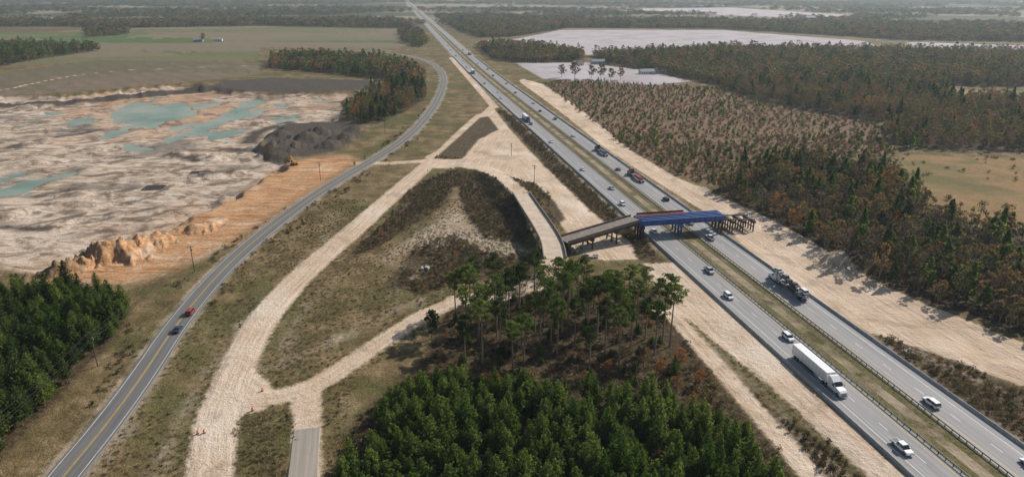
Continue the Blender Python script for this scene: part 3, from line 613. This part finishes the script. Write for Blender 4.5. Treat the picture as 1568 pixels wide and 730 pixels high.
for s in np.arange(0,L,3.0):
    c=Lp+dl*s; mb.beam(c-pv*3.6+Vector((0,0,-.3)),c+pv*3.6+Vector((0,0,-.3)),.18,1.2,0)
child(mb,'blue_girders',[blue],root)
mb=MB(); mb.beam(Lp-dl*1+pv*2.9+Vector((0,0,.1)),Lp+dl*(L*.62)+pv*2.9+Vector((0,0,.1)),1.9,.08,0)
for s in np.arange(0,L*.62,1.2): c=Lp+dl*s+Vector((0,0,.24)); mb.beam(c+pv*1.7,c+pv*4.3,.14,.12,0)
mb.beam(Lp+pv*4.3+Vector((0,0,1.0)),Lp+pv*4.3+dl*(L*.6)+Vector((0,0,1.0)),.12,.9,0); child(mb,'formwork_deck',[rust],root)
def bent(c,top,mats_i,w=9.5,n=4,r=.45):
    mb=MB()
    for k in range(n):
        o=pv*((k/(n-1)-.5)*(w-1)); p=c+o; mb.cyl((p.x,p.y,-1),(p.x,p.y,top-1.1),r,r,10,0)
    mb.beam((*(c-pv*w/2).xy,top),(*(c+pv*w/2).xy,top),1.2,1.15,0)
    mb.beam((*(c-pv*(w/2-.5)).xy,2.0),(*(c+pv*(w/2-.5)).xy,2.0),.3,.4,0)
    return mb
for c,n_ in ((Lp,'left_pier'),(MID,'median_pier'),(Rp,'right_pier')): child(bent(c,5.38,0),n_,[dsteel if n_!='median_pier' else blue],root)
mb=MB()
for s in (5,10,15):
    c=Rp+dl*s; b=bent(c,5.6-s*.06,0,9.5,5,.3); mb.v+=b.v; mb.f+=[[i+mb.n for i in f] for f in b.f]; mb.m+=b.m; mb.n+=b.n
mb.beam(Rp+dl*1-pv*3+Vector((0,0,-1.9)),Rp+dl*16-pv*3+Vector((0,0,-2.8)),.4,.5,0); mb.beam(Rp+dl*1+pv*3+Vector((0,0,-1.9)),Rp+dl*16+pv*3+Vector((0,0,-2.8)),.4,.5,0); child(mb,'abutment_piles',[dsteel],root)
E0=Vector(g3(862,368,5.0)); E1=Lp-dl*1.7; ad=(E1-E0); al_=Vector((ad.x,ad.y,0)).normalized(); ap=Vector((-al_.y,al_.x,0))
mb=MB(); mb.beam(E0,E1,7.4,.3,0); 
for k in (-3.3,-1.1,1.1,3.3): mb.beam(E0+ap*k+Vector((0,0,-.31)),E1+ap*k+Vector((0,0,-.31)),.35,1.2,1)
for k in (-3.6,3.6): mb.beam(E0+ap*k+Vector((0,0,.85)),E1+ap*k+Vector((0,0,.85)),.2,.84,2)
child(mb,'approach_deck',[simple('approach_planks',(.22,.185,.155),.9,.35,.8),dsteel,simple('parapet_grey',(.15,.13,.115),.9,.25,1)],root)
for f in (.02,.33,.66): c=E0.lerp(E1,f); pv_=pv; pv=ap; child(bent(c,c.z-1.5,0,7.4,3,.35),'approach_pier',[dsteel],root); pv=pv_
root2=bpy.data.objects.new('ramp_bridge',None); sc.collection.objects.link(root2)
D2=smooth_line(np.array(DECK2),2); d2=D2[:,:2]
def rib(mb,o,w,zt,hh,mi):
    A_=offset_line(d2,o)
    for i in range(len(A_)-1): mb.beam((*A_[i],D2[i,2]+zt),(*A_[i+1],D2[i+1,2]+zt),w,hh,mi)
mb=MB(); rib(mb,0,8.6,.05,.35,0)
for o in (-4.2,4.2): rib(mb,o,.35,.95,.88,1)
for o in (-3.4,-1.1,1.1,3.4): rib(mb,o,.4,-.32,1.3,2)
child(mb,'deck',[simple('ramp_deck',(.50,.40,.31),.9,.2,.3),simple('parapet_conc',(.2,.175,.15),.9,.2,.6),dsteel],root2)
tt=np.gradient(d2,axis=0); 
for f in (.12,.38,.62,.86):
    i=int(f*(len(d2)-1)); t=tt[i]/np.hypot(*tt[i]); pv_=pv; pv=Vector((t[1],-t[0],0)); child(bent(Vector((*d2[i],0)),D2[i,2]-1.6,0,8.5,4,.4),'pier',[pier],root2); pv=pv_
for u,v in [(880,383),(893,378),(650,413),(1385,538),(905,392)]:
    mb=MB()
    for i in range(4): mb.box((random.uniform(-2,2),random.uniform(-1.5,1.5),.4+.003*i),(2.4,.8,.8),0,(.85,.7),random.uniform(-.3,.3))
    x,y=g(u,v); mb.obj('concrete_blocks',[conc],(x,y,hz(x,y)),random.uniform(0,3))

# ------------------------------------------------------------------ vehicles
glass=simple('vehicle_glass',(.02,.025,.03),.1,.1,1,0,.6); tyre=simple('tyre_rubber',(.02,.02,.02),.9,.1); chrome=simple('vehicle_metal',(.35,.35,.36),.35,.1,1,.7); red_l=simple('tail_light',(.4,.01,.01),.4,.1); head_l=simple('head_light',(.8,.8,.75),.2,.05)
PAINT={k:simple('paint_'+k,c,.35,.05,1,0,.6) for k,c in dict(white=(.78,.78,.78),silver=(.42,.43,.44),black=(.02,.02,.022),blue=(.03,.04,.07),red=(.28,.03,.02),grey=(.14,.14,.15),tan=(.35,.3,.22)).items()}
def wheel(mb,x,y,r,w,mi=2):
    mb.cyl((x,y-w/2,r),(x,y+w/2,r),r,r,14,mi,True); mb.cyl((x,y-w/2-.01,r),(x,y+w/2+.01,r),r*.55,r*.55,10,3,True)
VC={}
def car_mesh(kind,col):
    k=(kind,col)
    if k in VC: return VC[k]
    mb=MB(); W=.93
    if kind=='sedan': body=[(-2.35,.35),(-2.4,.75),(-2.25,.95),(-1.5,1.0),(.9,.98),(2.1,.82),(2.35,.65),(2.35,.32)]; cab=(-1.65,1.35,-1.0,.45,.97,1.43)
    elif kind=='suv': body=[(-2.35,.4),(-2.42,.8),(-2.35,1.05),(.95,1.08),(2.15,.98),(2.35,.75),(2.35,.38)]; cab=(-2.3,1.35,-2.05,.6,1.06,1.75)
    elif kind=='pickup': body=[(-2.9,.5),(-2.95,.95),(-2.9,1.08),(1.2,1.1),(2.6,1.05),(2.85,.85),(2.85,.45)]; cab=(-.95,1.6,-.75,.85,1.08,1.85)
    n=len(body); vs=[]
    for yy,sc_,dz in ((-W,.0,0),(W,.0,0)): vs+=[(x,yy*(1 if z<.9 else .95),z) for x,z in body]
    mb.add(vs,[list(range(n)),list(range(n,2*n))[::-1]]+[[i,n+i,n+(i+1)%n,(i+1)%n] for i in range(n)],0)
    x0,x1,tx0,tx1,zb,zt=cab; w0=.86; w1=.70
    V=[(x0,-w0,zb),(x1,-w0,zb),(x1,w0,zb),(x0,w0,zb),(tx0,-w1,zt-.06),(tx1,-w1,zt-.06),(tx1,w1,zt-.06),(tx0,w1,zt-.06)]
    mb.add(V,[[0,1,5,4],[1,2,6,5],[2,3,7,6],[3,0,4,7]],1)
    mb.box(((tx0+tx1)/2,0,zt-.02),(tx1-tx0+.12,2*w1+.1,.08),0,(.92,.9))
    xm=(tx0+tx1)/2
    for s in (-1,1):
        for xx in ([xm,x0+.25] if kind!='pickup' else [xm]): mb.beam((xx,s*(w0+.005),zb),(xm+(xx-xm)*.7,s*(w1+.02),zt-.05),.09,.06,0)
        mb.box((x1-.45,s*(W+.1),zb+.08),(.18,.2,.15),0)
        mb.box((body[-2][0]-.06,s*.65,.68 if kind!='pickup' else .85),(.2,.38,.16),5); mb.box((body[1][0]+.04,s*.68,.82),(.12,.3,.18),4)
    if kind=='pickup':
        mb.box((-1.95,0,1.1),(1.7,1.45,.06),6); 
    wb=1.4 if kind!='pickup' else 1.75; r=.34 if kind=='sedan' else .39
    for x in (-wb,wb):
        for s in (-1,1): mb.cyl((x,s*(W-.01),r),(x,s*(W+.012),r),r*1.15,r*1.15,14,6,True); wheel(mb,x,s*(W-.09),r,.24)
    mb.box((0,0,.36),(4.3,1.6,.2),6)
    me=mb.mesh(kind,[PAINT[col],glass,tyre,chrome,red_l,head_l,PAINT['black']]); VC[k]=me; return me
def semi_mesh(col,trail,kind='box'):
    mb=MB()
    fx=11.0
    mb.box((fx-4.0,0,.85),(8.0,1.0,.35),3)
    mb.prism([(fx-2.3,.7),(fx-2.3,2.15),(fx-.6,1.85),(fx-.05,1.5),(fx,.6)],-1.05,1.05,0)
    mb.box((fx-.02,0,1.05),(.12,1.3,.8),3); mb.box((fx+.02,0,.5),(.3,2.35,.4),3)
    mb.prism([(fx-5.2,.8),(fx-5.2,3.0),(fx-3.1,3.05),(fx-2.2,2.15),(fx-2.2,.8)],-1.22,1.22,0)
    mb.prism([(fx-5.2,3.0),(fx-5.2,3.9),(fx-4.6,3.95),(fx-3.2,3.06)],-1.18,1.18,0)
    mb.add([(fx-3.02,-1.1,3.02),(fx-3.02,1.1,3.02),(fx-2.14,1.1,2.2),(fx-2.14,-1.1,2.2)],[[0,1,2,3]],1)
    for s in (-1,1):
        mb.box((fx-2.9,s*1.225,2.35),(.95,.03,.7),1); mb.cyl((fx-5.3,s*1.0,1.0),(fx-5.3,s*1.0,3.9),.09,.09,8,3); mb.cyl((fx-4.6,s*1.0,.75),(fx-3.2,s*1.0,.75),.32,.32,10,3,True)
        mb.box((fx-2.2,s*1.45,2.3),(.12,.25,.6),3); mb.box((fx-.25,s*.85,1.15),(.3,.35,.3),5)
        for x in (fx-1.1,fx-6.0,fx-7.3): wheel(mb,x,s*1.0,.5,.35 if x>fx-2 else .55)
        for x in (-9.6,-8.3): wheel(mb,x,s*.98,.5,.55)
    if kind=='box':
        mb.box((-3.0,0,2.65),(16.0,2.56,2.85),7); mb.box((-3.0,0,1.16),(16.02,2.3,.12),3); mb.box((-11.05,0,2.6),(.06,2.3,2.6),3)
        for s in (-1,1):
            mb.box((-3.5,s*1.2,.8),(6.5,.05,.55),6)
            for x in np.arange(-10.6,5,1.6): mb.box((x,s*1.29,2.65),(.05,.02,2.8),3)
        mb.box((-10.9,0,.65),(.1,2.2,.15),3)
    elif kind=='flat':
        mb.box((-3.0,0,1.3),(15.5,2.5,.25),3); mb.box((-3.5,0,1.95),(8,2.1,1.05),7,(.8,.85)); mb.box((-7.8,0,1.8),(2,1.9,.8),7,(.8,.8))
    else:
        mb.box((-3.2,0,.85),(15.6,2.4,.12),3)
        for s in (-1,1):
            mb.beam((-10.9,s*1.2,2.35),(4.6,s*1.2,2.75),.1,.16,3); mb.beam((4.6,s*1.2,3.3),(8.3,s*1.2,3.5),.1,.15,3)
            for x in (-10.6,-7.3,-3.7,0,3.6,4.6): mb.beam((x,s*1.2,2.5),(x+.12,s*1.2,2.5),.12,1.7,3)
    me=mb.mesh('semi_truck',[PAINT[col],glass,tyre,chrome,red_l,head_l,PAINT['black'],PAINT[trail]]); return me
hd=Vector((-.19,1,0)).normalized()
LANES=[-11.9,-8.25,8.25,11.9]
def on_road(u,v,z=.7,lane=None,zr=.14):
    x,y=g(u,v,z); off=(x-float(hwy_x(y)))*hd.y
    l=lane if lane is not None else min(LANES,key=lambda q:abs(q-off))
    cx=float(hwy_x(y)); away=l>0; ang=math.atan2(hd.y,hd.x)+(0 if away else math.pi)
    s=(1/ hd.y); return (cx+l*s,y,zr),ang
def car(kind,col,u,v,lane=None):
    loc,a=on_road(u,v,.7,lane); put(kind.replace('suv','suv_car').replace('sedan','sedan_car').replace('pickup','pickup_truck'),car_mesh(kind,col),loc,a)
L0,L1,R0,R1=LANES
for k,c,u,v,l in [('pickup','white',1398,684,L0),('suv','white',1201,516,L1),('suv','white',1112,453,L0),('pickup','silver',1086,414,L1),('sedan','white',1001,354,L0),('suv','white',951,312,L0),('sedan','silver',945,288,L1),('sedan','white',906,259,L0),
  ('sedan','white',857,217,L0),('suv','grey',823,190,L0),('sedan','white',775,150,L0),('sedan','white',762,141,L1),('suv','silver',745,128,L0),('sedan','white',718,103,L0),('sedan','white',705,93,L1),('sedan','black',697,86,L0),('suv','white',688,77,L0),('sedan','white',680,70,L1),
  ('suv','white',1392,616,R0),('sedan','white',1519,711,R1),('pickup','white',1097,364,R0),('sedan','silver',1062,341,R0),('sedan','grey',938,259,R0),('suv','black',1020,305,R1),('sedan','white',871,208,R0),('suv','grey',842,182,R1),('sedan','black',822,170,R0),('sedan','white',806,158,R1),('sedan','grey',786,142,R0),('suv','white',768,128,R1),('sedan','black',752,116,R0),('suv','silver',740,106,R1),('sedan','white',728,97,R0),('sedan','white',712,84,R1),('sedan','black',703,77,R0)]:
    car(k,c,u,v,l)
def truck(name,me,u,v,lane): loc,a=on_road(u,v,2.0,lane); return put(name,me,loc,a)
truck('semi_truck',semi_mesh('white','white'),1243,566,L0)
truck('semi_truck',semi_mesh('black','blue','flat'),912,230,R1)
truck('semi_truck',semi_mesh('red','red','flat'),963,268,R1)
truck('semi_truck',semi_mesh('blue','white'),808,181,L0); truck('semi_truck',semi_mesh('grey','white'),728,110,L0); truck('semi_truck',semi_mesh('white','silver'),694,82,R1)
cc_=truck('car_carrier_truck',semi_mesh('white','white','carrier'),1183,435,R1)
for i,(x,z,k,c) in enumerate([(-8.5,2.45,'suv','white'),(-3.4,2.6,'sedan','black'),(1.8,2.75,'pickup','grey'),(-8.3,.92,'sedan','silver'),(-3.1,.92,'suv','black'),(2.0,.92,'sedan','white'),(7.2,3.55,'sedan','silver')]):
    o=bpy.data.objects.new('carried_car_%d'%i,car_mesh(k,c)); sc.collection.objects.link(o); o.parent=cc_; o.location=(x,0,z)
def on_lr(u,v,off,kind,col,flip):
    x,y=g(u,v,.7); i=int(np.argmin(np.hypot(LR[:,0]-x,LR[:,1]-y))); t=LR[min(i+1,len(LR)-1)]-LR[i-1]; t/=np.hypot(*t); nx,ny=t[1],-t[0]
    d=(x-LR[i,0])*t[0]+(y-LR[i,1])*t[1]; put(kind,car_mesh({'sedan_car':'sedan','suv_car':'suv'}[kind],col),(LR[i,0]+t[0]*d+nx*off,LR[i,1]+t[1]*d+ny*off,.14),math.atan2(t[1],t[0])+(math.pi if flip else 0))
on_lr(293,477,1.7,'suv_car','red',False); on_lr(262,504,1.7,'sedan_car','blue',False)
yel=simple('machine_yellow',(.5,.25,.05),.6,.2)
def excavator(u,v,z,rz,s=1.0):
    mb=MB()
    for sg in (-1,1):
        mb.prism([(-2,.15),(-2.3,.5),(-2,.95),(2,.95),(2.3,.5),(2,.15)],sg*1.3-.3,sg*1.3+.3,1)
    mb.box((0,0,1.1),(1.6,1.6,.4),1); mb.box((-.6,0,1.9),(3.4,2.6,1.2),0,(.95,.92)); mb.box((1.2,.75,2.3),(1.3,1.0,1.7),2,(.75,.9)); mb.box((1.2,.75,3.18),(1.2,1.0,.1),0)
    mb.beam((1.2,-.3,2.4),(4.2,-.3,5.6),.5,.6,0); mb.beam((4.0,-.3,5.7),(6.6,-.3,4.4),.45,.5,0); mb.beam((6.4,-.3,4.6),(7.2,-.3,1.8),.35,.4,0); mb.prism([(6.6,1.9),(7.6,1.8),(7.5,.7),(6.6,.5),(6.3,1.1)],-.9,.3,1)
    mb.cyl((2.0,-.3,2.2),(3.6,-.3,4.6),.1,.1,8,1)
    x,y=g(u,v,z); put('excavator',mb.mesh('excavator',[yel,simple('track_steel',(.05,.045,.04),.8,.2),glass]),(x,y,hz(x,y)),rz,s)
excavator(451,254,-1,2.4,.95)
ora=simple('barrel_orange',(.7,.12,.03),.5,.05); mb=MB()
for a,b,r0,r1,mi in ((0,.1,.36,.36,1),(.1,.35,.3,.29,0),(.35,.5,.295,.285,2),(.5,.7,.285,.275,0),(.7,.85,.28,.27,2),(.85,1.02,.27,.26,0)): mb.cyl((0,0,a),(0,0,b),r0,r1,12,mi,True)
bar=mb.mesh('traffic_barrel',[ora,tyre,white])
for u,v in [(303,663),(313,662),(290,478),(299,475),(478,313),(471,317),(387,628),(402,598),(655,262),(596,252),(584,254)]:
    x,y=g(u,v); put('traffic_barrel',bar,(x,y,max(hz(x,y),.0)),0,.9)
def pole(u,v,h,z=0): 
    mb=MB(); mb.cyl((0,0,-.5),(0,0,h),.17,.11,8,0,True)
    mb.box((0,0,h-.6),(2.6,.12,.14),0)
    for x in (-1.2,-.5,.5,1.2): mb.cyl((x,0,h-.53),(x,0,h-.3),.05,.04,6,1)
    mb.cyl((.3,0,h-2.2),(.3,0,h-1.4),.2,.2,8,1,True)
    x,y=g(u,v); put('utility_pole',mb.mesh('utility_pole',[wood,steel]),(x,y,hz(x,y)),.45); return (x,y,hz(x,y)+h)
tops=[pole(-55,755,10.5),pole(150,560,10.5),pole(298,415,10.5),pole(491,276,10.5),pole(590,205,10.5)]
pole(818,282,11); pole(783,238,8)
mb=MB()
for a,b in zip(tops[:-1],tops[1:]):
    a=Vector(a); b=Vector(b); side=Vector((math.cos(.45),math.sin(.45),0))
    for o,dz in ((-1.2,-.3),(1.2,-.3),(0,-2.0)):
        pr=None
        for i in range(13):
            t=i/12; p=a.lerp(b,t)+side*o+Vector((0,0,dz-4*1.4*t*(1-t)))
            if pr: mb.cyl(pr,p,.035,.035,4,0)
            pr=p
mb.obj('power_line',[simple('wire',(.05,.05,.05),.6,.1)])
def pipes(u,v,n,L,rz,z=-4):
    mb=MB()
    for i in range(n): mb.cyl((-L/2,i*2.1,.35),(L/2+random.uniform(-1,1),i*2.1+random.uniform(-.6,.6),.35),.35,.35,12,0,True)
    x,y=g(u,v,z); mb.obj('pipe_stack',[simple('dark_pipe',(.16,.14,.12),.7,.3)],(x,y,hz(x,y)),rz)
pipes(232,292,5,10,.15); pipes(305,268,3,11,.1)
def house(name,u,v,w,d,h,rz,wc,rc):
    mb=MB(); mb.box((0,0,h/2),(w,d,h),0)
    o=.5; mb.add([(-w/2-o,-d/2-o,h-.1),(w/2+o,-d/2-o,h-.1),(w/2+o,0,h+d*.3),(-w/2-o,0,h+d*.3),(w/2+o,d/2+o,h-.1),(-w/2-o,d/2+o,h-.1)],[[0,1,2,3],[3,2,4,5]],1)
    mb.add([(-w/2,-d/2,h),(-w/2,d/2,h),(-w/2,0,h+d*.29),(w/2,-d/2,h),(w/2,d/2,h),(w/2,0,h+d*.29)],[[0,1,2],[3,5,4]],0)
    for x in np.arange(-w/2+1.5,w/2-1,3.0): mb.box((x,-d/2-.02,h*.55),(1.1,.08,1.2),2)
    mb.box((w*.2,-d/2-.03,1.05),(1,.1,2.1),3)
    x,y=g(u,v); mb.obj(name,[simple('siding_'+wc,dict(white=(.6,.6,.58),tan=(.4,.34,.27),grey=(.35,.36,.38))[wc],.8,.1),simple('roof_'+rc,dict(grey=(.28,.28,.29),red=(.25,.1,.07),dark=(.08,.08,.08))[rc],.7,.15),glass,wood],(x,y,hz(x,y)),rz)
for a in [('farm_house',335,63,14,9,3.5,.2,'white','grey'),('farm_shed',305,64,16,10,4,.1,'grey','grey'),('farm_house',885,100,14,9,4,.4,'white','dark'),('farm_shed',990,113,18,9,3.5,.2,'white','grey'),('farm_house',1012,112,14,9,4,-.2,'tan','dark'),('farm_shed',915,98,18,9,4,.1,'grey','grey'),('farm_house',1240,31,30,18,8,.1,'white','grey'),('farm_house',820,70,18,10,5,.1,'white','dark')]: house(*a)

# ------------------------------------------------------------------ haze, light, camera
m=bpy.data.materials.new('haze_air'); m.use_nodes=True; nt=m.node_tree; nt.nodes.clear()
vs=N(nt,'ShaderNodeVolumeScatter',{'Color':(.72,.87,1,1),'Density':.00008,'Anisotropy':.3}); o_=N(nt,'ShaderNodeOutputMaterial'); nt.links.new(vs.outputs[0],o_.inputs['Volume'])
mb=MB(); mb.box((0,9000,110),(30000,20000,340)); mb.obj('atmosphere_haze',[m])
el,az=math.radians(36),math.radians(52)
sd=Vector((math.sin(az)*math.cos(el),math.cos(az)*math.cos(el),math.sin(el)))
sun=bpy.data.lights.new('sun','SUN'); sun.energy=5.0; sun.angle=math.radians(.53); sun.color=(1,.955,.88)
so=bpy.data.objects.new('sun',sun); so.rotation_euler=sd.to_track_quat('Z','Y').to_euler(); sc.collection.objects.link(so)
w=bpy.data.worlds.new('World'); sc.world=w; w.use_nodes=True; nt=w.node_tree
sky=nt.nodes.new('ShaderNodeTexSky'); sky.sky_type='NISHITA'; sky.sun_disc=False; sky.sun_elevation=el; sky.sun_rotation=az; sky.air_density=1.2; sky.dust_density=1.5
bg=nt.nodes['Background']; bg.inputs[1].default_value=.09; nt.links.new(sky.outputs[0],bg.inputs[0])
sc.view_settings.view_transform='Standard'; sc.view_settings.look='None'; sc.view_settings.exposure=0
cam=bpy.data.cameras.new('camera'); cam.lens=24; cam.sensor_width=36; cam.clip_end=60000; cam.clip_start=1
co_=bpy.data.objects.new('camera',cam); co_.location=(0,0,H); co_.rotation_euler=(math.pi/2-TH,0,0); sc.collection.objects.link(co_); sc.camera=co_
print(cnt,nr*nc)
